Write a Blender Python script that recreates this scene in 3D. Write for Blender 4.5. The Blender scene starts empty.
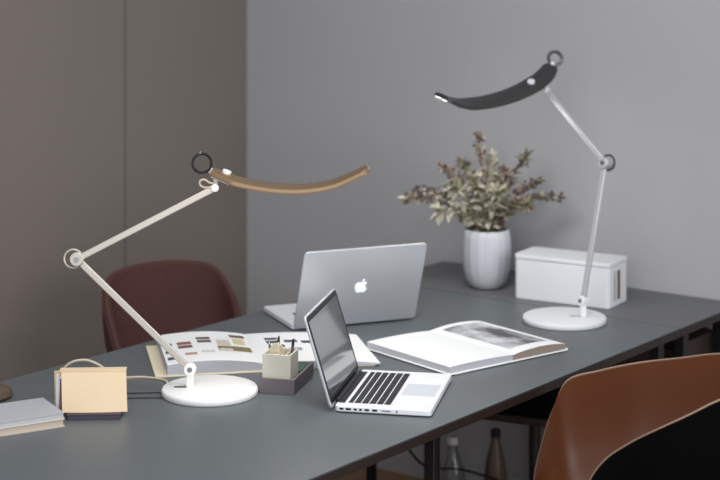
import bpy, math, random
from mathutils import Vector, Matrix

S = bpy.context.scene
COL = S.collection
R = math.radians

# ------------------------------------------------------------------ camera
cam_d = bpy.data.cameras.new('camera')
cam = bpy.data.objects.new('camera', cam_d)
COL.objects.link(cam)
cam.location = (0, 0, 1.84)
cam.rotation_euler = (R(90), 0, 0)
cam_d.lens = 85.0
cam_d.sensor_width = 36.0
cam_d.shift_y = -310.0 / 720.0
cam_d.dof.use_dof = True
cam_d.dof.focus_distance = 4.0
cam_d.dof.aperture_fstop = 2.8
cam_d.clip_end = 60
S.camera = cam

# ------------------------------------------------------------------ world
w = bpy.data.worlds.new('world')
S.world = w
w.use_nodes = True
bg = w.node_tree.nodes['Background']
bg.inputs[0].default_value = (0.88, 0.93, 1.0, 1)
bg.inputs[1].default_value = 0.42

def area(name, loc, target, sx, sy, power, col):
    d = bpy.data.lights.new(name, 'AREA')
    d.shape = 'RECTANGLE'; d.size = sx; d.size_y = sy; d.energy = power; d.color = col
    o = bpy.data.objects.new(name, d); COL.objects.link(o)
    o.location = loc
    o.rotation_euler = (Vector(target) - Vector(loc)).to_track_quat('-Z', 'Y').to_euler()
    return o
# fill lights added to the right and left behind the camera, and overhead
area('right_fill_light', (2.8, 1.0, 1.75), (0.4, 5.3, 0.9), 1.8, 2.2, 74, (0.93, 0.96, 1.0))  # added light from the right, tall enough to reach under the desk
area('left_fill_light', (-0.7, 0.8, 2.3), (0.0, 5.7, 1.1), 1.4, 1.4, 34, (0.96, 0.97, 1.0))  # added to lift the right wall near the room corner
area('overhead_fill_light', (0.0, 3.2, 2.9), (-0.05, 3.5, 0.7), 1.0, 1.0, 30, (0.95, 0.97, 1.0))  # added soft light that brightens the near middle of the desk

S.view_settings.view_transform = 'Standard'
S.view_settings.look = 'None'
S.view_settings.exposure = 0.0
S.view_settings.gamma = 1.0
S.view_settings.use_curve_mapping = False

# ------------------------------------------------------------------ materials
def lin(c):
    return tuple(((v / 255) / 12.92 if v / 255 <= 0.04045 else ((v / 255 + 0.055) / 1.055) ** 2.4) for v in c) + (1,)
MATS = {}
def mat(name, rgb, rough=0.5, metal=0.0, spec=0.5, noise=0.0, nscale=20.0, bump=0.0, bscale=200.0, coat=0.0,
        trans=0.0, emis=None, estr=0.0, stretch=None, ior=1.45):
    if name in MATS: return MATS[name]
    m = bpy.data.materials.new(name); m.use_nodes = True
    nt = m.node_tree; b = nt.nodes['Principled BSDF']
    c = lin(rgb)
    b.inputs['Base Color'].default_value = c
    b.inputs['Roughness'].default_value = rough
    b.inputs['Metallic'].default_value = metal
    b.inputs['Specular IOR Level'].default_value = spec
    b.inputs['Coat Weight'].default_value = coat
    b.inputs['Transmission Weight'].default_value = trans
    b.inputs['IOR'].default_value = ior
    if emis:
        b.inputs['Emission Color'].default_value = lin(emis)
        b.inputs['Emission Strength'].default_value = estr
    tc = nt.nodes.new('ShaderNodeTexCoord')
    src = tc.outputs['Object']
    if stretch:
        mp = nt.nodes.new('ShaderNodeMapping'); mp.inputs['Scale'].default_value = stretch
        nt.links.new(src, mp.inputs['Vector']); src = mp.outputs['Vector']
    n1 = nt.nodes.new('ShaderNodeTexNoise'); n1.inputs['Scale'].default_value = nscale
    n1.inputs['Detail'].default_value = 5
    nt.links.new(src, n1.inputs['Vector'])
    mix = nt.nodes.new('ShaderNodeMix'); mix.data_type = 'RGBA'
    k = max(noise, 0.02)
    mix.inputs[6].default_value = tuple(v * (1 - k) for v in c[:3]) + (1,)
    mix.inputs[7].default_value = tuple(min(1, v * (1 + k)) for v in c[:3]) + (1,)
    nt.links.new(n1.outputs['Fac'], mix.inputs[0])
    nt.links.new(mix.outputs[2], b.inputs['Base Color'])
    if bump > 0:
        n2 = nt.nodes.new('ShaderNodeTexNoise'); n2.inputs['Scale'].default_value = bscale
        nt.links.new(src, n2.inputs['Vector'])
        bp = nt.nodes.new('ShaderNodeBump'); bp.inputs['Strength'].default_value = bump
        bp.inputs['Distance'].default_value = 0.002
        nt.links.new(n2.outputs['Fac'], bp.inputs['Height'])
        nt.links.new(bp.outputs['Normal'], b.inputs['Normal'])
    MATS[name] = m
    return m

M_wall = mat('right_wall_paint', (174, 173, 175), 0.9, noise=0.03, nscale=3, bump=0.1, bscale=90)
M_lwall = mat('left_wall_panel', (124, 115, 109), 0.85, noise=0.05, nscale=2, bump=0.05, bscale=60)
M_seam = mat('panel_gap', (98, 93, 88), 0.9)
M_lino = mat('desk_linoleum', (95, 100, 102), 0.42, spec=0.5, noise=0.05, nscale=6, bump=0.03, bscale=300)
M_lino2 = mat('back_table_laminate', (102, 102, 105), 0.45, spec=0.4, noise=0.04, nscale=5)
M_edge = mat('desk_edge_wood', (38, 29, 26), 0.5, noise=0.2, nscale=30, stretch=(1, 1, 8))
M_leg = mat('black_steel', (26, 26, 29), 0.45, metal=0.3)
M_white = mat('white_lacquer', (242, 240, 236), 0.35, noise=0.02)
M_whiteb = mat('white_plastic', (224, 225, 227), 0.4)
M_silverarm = mat('silver_aluminium', (205, 206, 208), 0.42, metal=0.45)
M_cream = mat('champagne_aluminium', (200, 192, 180), 0.38, metal=0.35)
M_gold = mat('gold_brown_lampshade', (134, 110, 82), 0.38, metal=0.35)
M_darkhead = mat('charcoal_lampshade', (66, 64, 64), 0.45, metal=0.4)
M_black = mat('black_plastic', (18, 18, 20), 0.4)
M_gunmetal = mat('gunmetal', (96, 96, 98), 0.35, metal=0.8)
M_chrome = mat('brushed_chrome', (180, 180, 180), 0.25, metal=1.0)
M_alu = mat('laptop_aluminium', (202, 204, 208), 0.42, metal=0.55, spec=0.5)
M_deck = mat('laptop_deck_aluminium', (240, 241, 243), 0.45, metal=0.25)
M_logo = mat('logo_white', (240, 243, 248), 0.4, emis=(235, 240, 250), estr=0.35)
M_key = mat('key_plastic', (28, 29, 33), 0.5)
M_glass = mat('display_glass', (40, 43, 50), 0.12, spec=1.0, coat=1.0, ior=1.9)
M_pad = mat('trackpad_glass', (206, 209, 215), 0.4, metal=0.1)
M_page = mat('page_paper', (240, 240, 238), 0.85, noise=0.015)
M_pageside = mat('page_edges', (186, 186, 192), 0.9, noise=0.25, nscale=18, stretch=(0.3, 0.3, 60))
M_pagebrown = mat('page_edges_brown', (150, 134, 122), 0.9, noise=0.3, nscale=18, stretch=(0.3, 0.3, 60))
M_creamcard = mat('cream_card', (226, 214, 186), 0.8)
M_tan = mat('tan_leather', (228, 202, 166), 0.6, noise=0.05, nscale=15, bump=0.2, bscale=400)
M_purple = mat('plum_cover', (64, 54, 68), 0.6)
M_tray = mat('taupe_tray', (112, 104, 106), 0.6)
M_cup = mat('ivory_ceramic', (214, 208, 192), 0.5)
M_green = mat('dark_green_cloth', (62, 84, 78), 0.7)
M_greybook = mat('blue_grey_cover', (176, 176, 178), 0.6)
M_beigebook = mat('beige_page_block', (196, 182, 166), 0.8, noise=0.1, stretch=(0.3, 0.3, 50))
M_brownpouch = mat('brown_suede', (92, 74, 60), 0.8)
M_redchair = mat('oxblood_upholstery', (78, 46, 42), 0.75, noise=0.08, nscale=30, bump=0.1)
M_brownleather = mat('cognac_leather', (96, 52, 26), 0.40, spec=0.5, noise=0.08, nscale=8, bump=0.05, bscale=150)
M_blackshell = mat('black_shell', (8, 8, 9), 0.8, spec=0.04)
M_rim = mat('leather_piping', (140, 112, 92), 0.45)
M_vase = mat('matte_white_ceramic', (190, 192, 196), 0.6, noise=0.03)
M_stem = mat('dried_stem', (96, 86, 66), 0.8)
M_leafA = mat('dried_leaf_cream', (182, 176, 158), 0.7, noise=0.12)
M_leafB = mat('dried_leaf_brown', (130, 114, 100), 0.75, noise=0.2)
M_leafC = mat('dried_leaf_green', (124, 124, 96), 0.75, noise=0.15)
M_bud = mat('dried_bud_mauve', (98, 80, 74), 0.8, noise=0.2)
M_floor = mat('oak_floor', (150, 116, 84), 0.5, noise=0.15, nscale=6, stretch=(1, 12, 1))
M_cabinet = mat('shade_cabinet_brown', (52, 38, 34), 0.5, noise=0.2, stretch=(1, 1, 10))
M_bottle = mat('clear_glass', (235, 240, 242), 0.03, trans=1.0)
M_bottleb = mat('brown_glass', (90, 74, 62), 0.2, noise=0.05)
M_led = mat('led_panel', (255, 255, 255), 0.5, emis=(255, 250, 244), estr=9.0)
M_cable = mat('beige_cable', (200, 184, 160), 0.6)

# ------------------------------------------------------------------ mesh builder
class MB:
    def __init__(s): s.v = []; s.f = []; s.m = []
    def add(s, vs, fs, mi=0):
        o = len(s.v); s.v += [tuple(v) for v in vs]
        s.f += [tuple(i + o for i in f) for f in fs]; s.m += [mi] * len(fs); return s
    def box(s, c, size, rz=0, mi=0, M=None):
        hx, hy, hz = size[0] / 2, size[1] / 2, size[2] / 2
        vs = [Vector((x, y, z)) for z in (-hz, hz) for y in (-hy, hy) for x in (-hx, hx)]
        rm = M if M else Matrix.Rotation(rz, 3, 'Z')
        vs = [rm @ v + Vector(c) for v in vs]
        return s.add(vs, [(0, 2, 3, 1), (4, 5, 7, 6), (0, 1, 5, 4), (2, 6, 7, 3), (0, 4, 6, 2), (1, 3, 7, 5)], mi)
    def prism(s, poly, z0, z1, mi=0):            # poly ccw in xy
        n = len(poly)
        vs = [(p[0], p[1], z0) for p in poly] + [(p[0], p[1], z1) for p in poly]
        fs = [tuple(range(n - 1, -1, -1)), tuple(range(n, 2 * n))]
        fs += [(i, (i + 1) % n, n + (i + 1) % n, n + i) for i in range(n)]
        return s.add(vs, fs, mi)
    def extr(s, prof, y0, y1, mi=0):             # profile in xz, run along y
        n = len(prof)
        vs = [(p[0], y0, p[1]) for p in prof] + [(p[0], y1, p[1]) for p in prof]
        fs = [tuple(range(n)), tuple(range(2 * n - 1, n - 1, -1))]
        fs += [(i, n + i, n + (i + 1) % n, (i + 1) % n) for i in range(n)]
        return s.add(vs, fs, mi)
    def tube(s, pts, r, n=12, closed=False, caps=True, mi=0, flat=None):
        pts = [Vector(p) for p in pts]; N = len(pts)
        rs = r if isinstance(r, (list, tuple)) else [r] * N
        T = []
        for i in range(N):
            a = pts[(i - 1) % N] if (closed or i > 0) else pts[i]
            b = pts[(i + 1) % N] if (closed or i < N - 1) else pts[i]
            T.append((b - a).normalized())
        up = Vector((0, 0, 1)) if abs(T[0].z) < 0.9 else Vector((0, 1, 0))
        nrm = (up - T[0] * up.dot(T[0])).normalized()
        vs = []
        for i in range(N):
            nrm = (nrm - T[i] * nrm.dot(T[i])).normalized()
            bn = T[i].cross(nrm)
            for k in range(n):
                a = 2 * math.pi * k / n
                vs.append(pts[i] + rs[i] * (math.cos(a) * nrm + math.sin(a) * bn))
        fs = []
        for i in range(N if closed else N - 1):
            j = (i + 1) % N
            for k in range(n):
                l = (k + 1) % n
                fs.append((i * n + k, i * n + l, j * n + l, j * n + k))
        if not closed and caps:
            fs.append(tuple(range(n - 1, -1, -1))); fs.append(tuple((N - 1) * n + k for k in range(n)))
        return s.add(vs, fs, mi)
    def lathe(s, prof, c=(0, 0, 0), n=40, mi=0, flute=None):
        vs = []
        for (r, z) in prof:
            for k in range(n):
                a = 2 * math.pi * k / n
                rr = r * (flute(k, z) if flute else 1)
                vs.append((c[0] + rr * math.cos(a), c[1] + rr * math.sin(a), c[2] + z))
        fs = []
        for i in range(len(prof) - 1):
            for k in range(n):
                l = (k + 1) % n
                fs.append((i * n + k, i * n + l, (i + 1) * n + l, (i + 1) * n + k))
        fs.append(tuple(range(n - 1, -1, -1))); fs.append(tuple((len(prof) - 1) * n + k for k in range(n)))
        return s.add(vs, fs, mi)
    def disc(s, c, axis, r, th, n=32, mi=0):     # short cylinder about an axis
        a = Vector(axis).normalized() * th / 2; c = Vector(c)
        return s.tube([c - a, c + a], r, n, mi=mi)
    def ring(s, c, axis, Rr, r, n=36, m=8, mi=0):
        q = Vector((0, 0, 1)).rotation_difference(Vector(axis).normalized())
        pts = [Vector(c) + q @ Vector((Rr * math.cos(2 * math.pi * k / n), Rr * math.sin(2 * math.pi * k / n), 0)) for k in range(n)]
        return s.tube(pts, r, m, closed=True, mi=mi)
    def sphere(s, c, r, sc=(1, 1, 1), n=10, mi=0):
        vs = [(c[0], c[1], c[2] - r * sc[2])]; m = n // 2
        for i in range(1, m):
            ph = -math.pi / 2 + math.pi * i / m
            for k in range(n):
                a = 2 * math.pi * k / n
                vs.append((c[0] + r * sc[0] * math.cos(ph) * math.cos(a), c[1] + r * sc[1] * math.cos(ph) * math.sin(a), c[2] + r * sc[2] * math.sin(ph)))
        vs.append((c[0], c[1], c[2] + r * sc[2])); L = len(vs) - 1
        fs = [(0, 1 + (k + 1) % n, 1 + k) for k in range(n)]
        for i in range(m - 2):
            for k in range(n):
                a = 1 + i * n + k; b = 1 + i * n + (k + 1) % n
                fs.append((a, b, b + n, a + n))
        fs += [(L, L - n + k, L - n + (k + 1) % n) for k in range(n)]
        return s.add(vs, fs, mi)
    def build(s, name, mats, parent=None, org=(0, 0, 0), bevel=0, seg=2, smooth=True, angle=35):
        me = bpy.data.meshes.new(name)
        o3 = Vector(org)
        me.from_pydata([tuple(Vector(v) - o3) for v in s.v], [], s.f)
        mats = mats if isinstance(mats, (list, tuple)) else [mats]
        for m in mats: me.materials.append(m)
        for p, mi in zip(me.polygons, s.m): p.material_index = mi
        import bmesh
        bm = bmesh.new(); bm.from_mesh(me)
        bmesh.ops.recalc_face_normals(bm, faces=bm.faces); bm.to_mesh(me); bm.free()
        me.update()
        if smooth:
            me.shade_smooth(); me.set_sharp_from_angle(angle=R(angle))
        o = bpy.data.objects.new(name, me); COL.objects.link(o)
        if parent: o.parent = parent
        if bevel:
            b = o.modifiers.new('bevel', 'BEVEL'); b.width = bevel; b.segments = seg; b.limit_method = 'ANGLE'
            b.angle_limit = R(40); b.harden_normals = False
        return o

def tag(o, label=None, cat=None, group=None, kind=None):
    if label: o['label'] = label
    if cat: o['category'] = cat
    if group: o['group'] = group
    if kind: o['kind'] = kind
    return o
def thing(name, loc, label, cat, rz=0, group=None):
    o = bpy.data.objects.new(name, None); COL.objects.link(o)
    o.location = loc; o.rotation_euler = (0, 0, rz); o.empty_display_size = 0.05
    return tag(o, label, cat, group)
def rrect(x0, y0, x1, y1, r, n=6):
    out = []
    for cx, cy, a0 in ((x1 - r, y0 + r, -90), (x1 - r, y1 - r, 0), (x0 + r, y1 - r, 90), (x0 + r, y0 + r, 180)):
        for k in range(n + 1):
            a = R(a0 + 90 * k / n); out.append((cx + r * math.cos(a), cy + r * math.sin(a)))
    return out
def smoothpath(pts, n=8, closed=False):
    P = [Vector(p) for p in pts]; N = len(P); out = []
    for i in range(N if closed else N - 1):
        p0 = P[(i - 1) % N] if closed or i > 0 else P[0]; p1 = P[i]
        p2 = P[(i + 1) % N]; p3 = P[(i + 2) % N] if closed or i + 2 < N else P[-1]
        for k in range(n):
            t = k / n
            out.append(0.5 * ((2 * p1) + (p2 - p0) * t + (2 * p0 - 5 * p1 + 4 * p2 - p3) * t * t + (3 * p1 - p0 - 3 * p2 + p3) * t ** 3))
    if not closed: out.append(P[-1])
    return out

TOP = 0.74
# directions of the desk: D runs along its length to the wall, N points out over its right-hand edge
ang = math.atan2(0.794, 0.607)
D = Vector((math.cos(ang), math.sin(ang), 0)); N = Vector((math.sin(ang), -math.cos(ang), 0))
SEAM = Vector((0.8886, 4.698, 0))
def dk(t, s, z=0.0): return SEAM + D * t - N * s + Vector((0, 0, z))     # t along the desk, s in from its right edge

# ------------------------------------------------------------------ the room
def struct(o): o['kind'] = 'structure'; return o
WB = 0.396                                   # the wall behind the back table
wa, wb = dk(WB, -2.2), dk(WB, 1.47)          # wb = the corner of the room
def wallmesh(a, b, n, h, th=0.12):
    m = MB(); a = Vector(a); b = Vector(b); n = Vector(n)
    q = [a, b, b + n * th, a + n * th]
    vs = [tuple(p) for p in q] + [(p.x, p.y, h) for p in q]
    m.add(vs, [(0, 1, 2, 3), (4, 5, 6, 7), (0, 1, 5, 4), (1, 2, 6, 5), (2, 3, 7, 6), (3, 0, 4, 7)])
    return m
cx = -0.0665                                  # the corner line as seen from the camera
# corner = point of the wall where x/y = cx
s_c = (SEAM.x + D.x * WB - cx * (SEAM.y + D.y * WB)) / (N.x - cx * N.y)
CORN = dk(WB, s_c)
struct(wallmesh(dk(WB, -2.4), dk(WB, s_c + 0.12), D, 3.2).build('wall_right', M_wall, smooth=False))
struct(wallmesh(CORN - D * 2.6, CORN, -N, 3.2).build('wall_left', M_lwall, smooth=False))
# the joint between two wall panels of the left wall (x/y = -0.1382)
k = -0.1382
ts = (CORN.x - k * CORN.y) / (D.x - k * D.y)
P = CORN - D * ts
g = MB(); g.box((P.x + N.x * 0.0005, P.y + N.y * 0.0005, 1.6), (0.006, 0.002, 3.2), rz=ang)
struct(g.build('trim_1', M_seam, smooth=False))
fl = MB(); fl.add([(-4, -1.5, 0), (5, -1.5, 0), (5, 8, 0), (-4, 8, 0), (-4, -1.5, -.1), (5, -1.5, -.1), (5, 8, -.1), (-4, 8, -.1)],
                  [(0, 1, 2, 3), (7, 6, 5, 4), (0, 4, 5, 1), (1, 5, 6, 2), (2, 6, 7, 3), (3, 7, 4, 0)])
struct(fl.build('floor', M_floor, smooth=False))
# skirting along the right wall under the tables
a0 = dk(WB - 0.006, -1.2); b0 = dk(WB - 0.006, s_c)
mid = (a0 + b0) / 2
sk = MB(); sk.box((mid.x, mid.y, 0.04), ((a0 - b0).length, 0.012, 0.08), rz=math.atan2(N.y, N.x))
struct(sk.build('baseboard_right', M_wall, smooth=False))

# ------------------------------------------------------------------ tables
W = 1.065
def slab(t0, t1, s0, s1, z0, z1):
    m = MB(); p = [dk(t0, s0), dk(t1, s0), dk(t1, s1), dk(t0, s1)]
    return m.prism([(v.x, v.y) for v in p], z0, z1)
def table(name, label, t0, t1, surf, legs, group):
    org = dk((t0 + t1) / 2, W / 2)
    r = thing(name, org, label, 'table', group=group)
    slab(t0, t1, 0, W, TOP - 0.024, TOP - 0.003).build('tabletop', M_edge, r, org, bevel=0.001)
    slab(t0 + 0.002, t1 - 0.002, 0.002, W - 0.002, TOP - 0.003, TOP).build('desk_surface', surf, r, org, bevel=0.001)
    slab(t0 + 0.08, t1 - 0.08, 0.10, 0.13, TOP - 0.07, TOP - 0.024).build('rail', M_leg, r, org)
    slab(t0 + 0.08, t1 - 0.08, W - 0.13, W - 0.10, TOP - 0.07, TOP - 0.024).build('rail', M_leg, r, org)
    for (t, s, wd) in legs:
        slab(t - wd / 2, t + wd / 2, s - wd / 2, s + wd / 2, 0, TOP - 0.024).build('leg', M_leg, r, org, bevel=0.002)
    return r
table('desk', 'long dark grey desk with brown edge that carries the laptops and both lamps', -2.3, -0.002, M_lino,
      [(-0.05, 0.05, 0.03), (-1.10, 0.07, 0.026), (-2.2, 0.07, 0.03), (-0.17, W - 0.12, 0.024), (-1.10, W - 0.12, 0.03), (-2.2, W - 0.12, 0.03)], None)
table('side_table', 'lighter grey table against the wall under the vase and white box', 0.002, 0.39, M_lino2,
      [(0.14, W - 0.12, 0.03), (0.10, 0.05, 0.03), (0.34, 0.05, 0.03)], None)

# made-up dark cabinet standing in for the shaded wall under the back table
org = dk(0.24, 0.22)
cb = thing('shade_cabinet', org, 'dark brown made-up cabinet in place of the shaded wall beneath the right end of the back table', 'cabinet')
slab(0.13, 0.38, 0.075, 0.36, 0.06, 0.655).build('body', M_cabinet, cb, org, bevel=0.003)
slab(0.16, 0.35, 0.10, 0.34, 0.0, 0.06).build('plinth', M_leg, cb, org)
slab(0.115, 0.13, 0.08, 0.355, 0.08, 0.645).build('door', M_cabinet, cb, org, bevel=0.002)

# ------------------------------------------------------------------ laptops
def apple_poly():
    c = []
    def bz(p0, p1, p2, p3, n=8):
        for i in range(n):
            t = i / n; u = 1 - t
            c.append((u**3*p0[0]+3*u*u*t*p1[0]+3*u*t*t*p2[0]+t**3*p3[0], u**3*p0[1]+3*u*u*t*p1[1]+3*u*t*t*p2[1]+t**3*p3[1]))
    bz((0.0, 0.56), (0.16, 0.56), (0.30, 0.70), (0.52, 0.66))
    bz((0.52, 0.66), (0.66, 0.63), (0.76, 0.56), (0.82, 0.46))
    bz((0.82, 0.46), (0.48, 0.26), (0.50, -0.26), (0.90, -0.38))     # the bite
    bz((0.90, -0.38), (0.78, -0.74), (0.58, -1.0), (0.36, -1.0))
    bz((0.36, -1.0), (0.20, -1.0), (0.14, -0.90), (0.0, -0.90))
    bz((0.0, -0.90), (-0.14, -0.90), (-0.22, -1.0), (-0.38, -1.0))
    bz((-0.38, -1.0), (-0.66, -0.96), (-0.96, -0.40), (-0.94, 0.02))
    bz((-0.94, 0.02), (-0.92, 0.44), (-0.66, 0.68), (-0.36, 0.66))
    bz((-0.36, 0.66), (-0.20, 0.64), (-0.12, 0.56), (0.0, 0.56))
    leaf = []
    for i in range(9):
        t = i / 8; leaf.append((0.02 + 0.42 * t - 0.22 * math.sin(math.pi * t) * 0.55, 0.66 + 0.50 * t + 0.20 * math.sin(math.pi * t) * 0.45))
    for i in range(1, 8):
        t = 1 - i / 8; leaf.append((0.02 + 0.42 * t + 0.22 * math.sin(math.pi * t) * 0.55, 0.66 + 0.50 * t - 0.20 * math.sin(math.pi * t) * 0.45))
    return c, leaf[::-1]

def laptop(loc, rz, wd, dp, tilt, label, keys=True):
    r = thing('laptop', loc, label, 'laptop', rz)
    th = 0.014; h = wd / 2
    z0 = 0.0025
    MB().prism(rrect(-h, 0.004, h, dp, 0.010), z0, z0 + th).build('base', [M_deck], r, bevel=0.0025, seg=3)
    for sx in (-1, 1):
        for yy in (0.025, dp - 0.022):
            MB().lathe([(0.006, 0), (0.007, 0.003)], (sx * (h - 0.022), yy, 0), 16).build('rubber_foot', M_black, r)
    zt = z0 + th
    # keyboard: dark keys sunk in a shallow pan
    kw = 0.276; y0 = 0.027; pit = 0.0174
    kb = MB().prism(rrect(-kw / 2 - 0.002, y0 - 0.002, kw / 2 + 0.002, y0 + 6 * pit - 0.004, 0.003), zt - 0.0004, zt + 0.0003).build('keyboard', M_deck, r)
    if keys:
        rows = [[1] * 14, [1] * 13 + [1.5], [1.5] + [1] * 12 + [1], [1.75] + [1] * 11 + [1.75], [2.25] + [1] * 10 + [2.25], [1, 1, 1, 1.25, 5, 1.25, 1, 1, 1, 1]]
        for i, row in enumerate(rows):
            tot = sum(row); x = kw / 2; u = kw / tot
            kh = pit * (0.62 if i == 0 else 0.84)
            yb = y0 + i * pit + (pit * 0.22 if i == 0 else 0)
            for kx in row:
                wk = u * kx
                # user sits at +y, so the row runs from +x to -x
                MB().box((x - wk / 2, yb + kh / 2, zt + 0.0010), (wk - 0.0028, kh, 0.0014)).build('key', M_key, kb, bevel=0.0008, seg=1)
                x -= wk
    MB().box((0, 0.0155, zt + 0.0003), (kw, 0.014, 0.0010)).build('speaker_grille', M_key, r)
    MB().prism(rrect(-0.052, y0 + 6 * pit + 0.006, 0.052, dp - 0.010, 0.004), zt - 0.0004, zt + 0.0005).build('trackpad', M_pad, r)
    for i, (yy, wy) in enumerate(((0.020, 0.009), (0.036, 0.012), (0.052, 0.007), (0.064, 0.006), (0.079, 0.010), (0.097, 0.011), (0.123, 0.020), (0.148, 0.003))):
        MB().box((h, yy, z0 + th * 0.5), (0.0012, wy, 0.0045 if i != 6 else 0.0018)).build('port', M_black, r)
    MB().tube([(-h + 0.03, 0.004, zt + 0.001), (h - 0.03, 0.004, zt + 0.001)], 0.005, 14).build('hinge', M_black, r)
    # lid: local y runs up the lid, local -z is the display side
    lt = 0.0065
    lid = MB().prism(rrect(-h, 0.0, h, dp - 0.010, 0.012), -lt / 2, lt / 2).build('lid', M_alu, r, bevel=0.0022, seg=3)
    lid.location = (0, -0.0045, 0.0065); lid.rotation_euler = (R(90) + tilt, 0, 0)
    MB().prism(rrect(-h + 0.003, 0.010, h - 0.003, dp - 0.014, 0.009), -lt / 2 - 0.0006, -lt / 2 + 0.0002).build('bezel', M_black, lid)
    MB().prism(rrect(-h + 0.015, 0.024, h - 0.015, dp - 0.026, 0.001, 1), -lt / 2 - 0.0009, -lt / 2 - 0.0004).build('display', M_glass, lid, smooth=False)
    a, lf = apple_poly(); sc = 0.0200; cyy = (dp - 0.010) * 0.5
    lg = MB(); lg.prism([(p[0] * sc, p[1] * sc + cyy) for p in a], lt / 2 - 0.0002, lt / 2 + 0.0004)
    lg.prism([(p[0] * sc, p[1] * sc + cyy) for p in lf], lt / 2 - 0.0002, lt / 2 + 0.0004)
    lg.build('logo', M_logo, lid, smooth=False)
    return r
laptop((-0.030, 4.036, TOP), R(-101.3), 0.325, 0.227, R(17),
       'open silver laptop with black keys whose keyboard faces right beside the open book')
laptop((-0.016, 4.733, TOP), R(22.3), 0.364, 0.252, R(21),
       'larger silver laptop seen from behind with a white apple logo on its lid', keys=True)

# ------------------------------------------------------------------ lamps
def lamp(label, base, br, foot, elbow, wrist, head, roll, ringc, mB, mArm, mHead, ringm, knobp, power, cable, hwid=0.039, ringr=0.0034):
    org = Vector(base)
    r = thing('desk_lamp', org, label, 'lamp')
    def V(p): return Vector(p)
    foot, elbow, wrist = V(foot), V(elbow), V(wrist)
    b = MB(); b.lathe([(br * 0.97, 0), (br, 0.003), (br, 0.012), (br * 0.985, 0.0155), (br * 0.96, 0.017), (0.001, 0.0175)], base, 72)
    b.build('base', mB, r, org, angle=50)
    fx = Vector((foot.x, foot.y, base[2] + 0.0175))
    st = MB(); st.box(((fx.x), fx.y, (fx.z + foot.z) / 2), (0.018, 0.020, foot.z - fx.z + 0.002))
    st.build('stem_bracket', mB, r, org, bevel=0.003)
    MB().box((fx.x - 0.022, fx.y - 0.006, fx.z + 0.0006), (0.030, 0.012, 0.0014)).build('base_slot', M_chrome, r, org)
    pl = (elbow - foot).cross(wrist - elbow).normalized()          # hinge axis
    if pl.y > 0: pl = -pl
    MB().disc(foot, pl, 0.0145, 0.026).build('foot_joint', mB, r, org, bevel=0.002)
    MB().disc(foot + pl * 0.0135, pl, 0.006, 0.003).build('joint_cap', M_chrome, r, org)
    def bar(a, b, hw, ht, off):
        d = (b - a).normalized(); sd = d.cross(pl).normalized()
        Mx = Matrix((d, pl, sd)).transposed()
        m = MB(); m.box((a + b) / 2 + pl * off, ((b - a).length, hw, ht), M=Mx); return m
    bar(foot, elbow, 0.010, 0.0155, 0.0).build('lower_arm', mArm, r, org, bevel=0.002)
    bar(elbow, wrist, 0.010, 0.0155, 0.0).build('upper_arm', mArm, r, org, bevel=0.002)
    el = MB().disc(elbow, pl, 0.0165, 0.025, 36).build('elbow_joint', mArm, r, org, bevel=0.002)
    MB().disc(elbow + pl * 0.0125, pl, 0.0065, 0.003).build('joint_cap', M_chrome, el, org)
    side = -1 if elbow.x < org.x else 1
    MB().ring(elbow + Vector((side * 0.009, 0, 0.001)), pl, 0.0215, 0.0024 if side < 0 else 0.0034).build('elbow_ring', mArm if side < 0 else M_gunmetal, r, org)
    MB().disc(wrist, pl, 0.0095, 0.018).build('wrist_joint', mB, r, org, bevel=0.0015)
    # curved head
    C = smoothpath(head, 8)
    n = len(C); hw = hwid; th = 0.0075
    top = []; bot = []
    for i, p in enumerate(C):
        a = C[max(i - 1, 0)]; c = C[min(i + 1, n - 1)]
        t = (c - a).normalized()
        h = Vector((-t.y, t.x, 0)).normalized()
        if h.y > 0: h = -h                                          # towards the camera side
        up = t.cross(h).normalized()
        if up.z < 0: up = -up
        q = Matrix.Rotation(roll, 3, t); h = q @ h; up = q @ up
        f = i / (n - 1)
        wdt = hw * (0.62 + 0.38 * min(1, f * 4)) * (1.0 if f < 0.94 else math.sqrt(max(0.12, 1 - ((f - 0.94) / 0.06) ** 2 * 0.5)))
        top.append((p, h * wdt, up))
    m = MB(); vs = []
    prof = [(-1, 0.0), (-0.93, 0.8), (-0.6, 1.25), (0, 1.4), (0.6, 1.25), (0.93, 0.8), (1, 0.0), (1.0, -0.62), (0.95, -0.62), (0.90, -0.5), (-0.90, -0.5), (-0.95, -0.62), (-1.0, -0.62)]
    K = len(prof)
    for p, h, up in top:
        for (x, z) in prof: vs.append(p + h * x + up * z * th)
    fs = []
    for i in range(n - 1):
        for k in range(K):
            l = (k + 1) % K; fs.append((i * K + k, i * K + l, (i + 1) * K + l, (i + 1) * K + k))
    fs.append(tuple(range(K))); fs.append(tuple((n - 1) * K + k for k in range(K)))
    m.add(vs, fs)
    hd = m.build('lamp_head', mHead, r, org, angle=50)
    i0 = int(n * 0.42)
    m = MB(); vs = []; fs = []
    for p, h, up in top[i0:n - 1]:
        for (x, z) in ((-0.86, -0.52), (0.86, -0.52), (0.89, -0.60), (-0.89, -0.60)): vs.append(p + h * x + up * z * th)
    L = len(top[i0:n - 1])
    for i in range(L - 1):
        for k in range(4):
            l = (k + 1) % 4; fs.append((i * 4 + k, i * 4 + l, (i + 1) * 4 + l, (i + 1) * 4 + k))
    fs.append((0, 1, 2, 3)); fs.append(tuple((L - 1) * 4 + k for k in range(4)))
    m.add(vs, fs); m.build('light_panel', M_led, hd, org)
    # neck between wrist and head
    att = top[max(1, int(n * 0.07))][0]
    nk = MB(); nk.tube([wrist, wrist * 0.4 + att * 0.6 + Vector((0, 0, -0.006)), att + Vector((0, 0, -0.003))], 0.0055, 10)
    nk.build('neck', mB, r, org)
    mt = MB()
    for (p, h, up) in top[1:max(3, int(n * 0.22))]:
        pass
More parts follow.
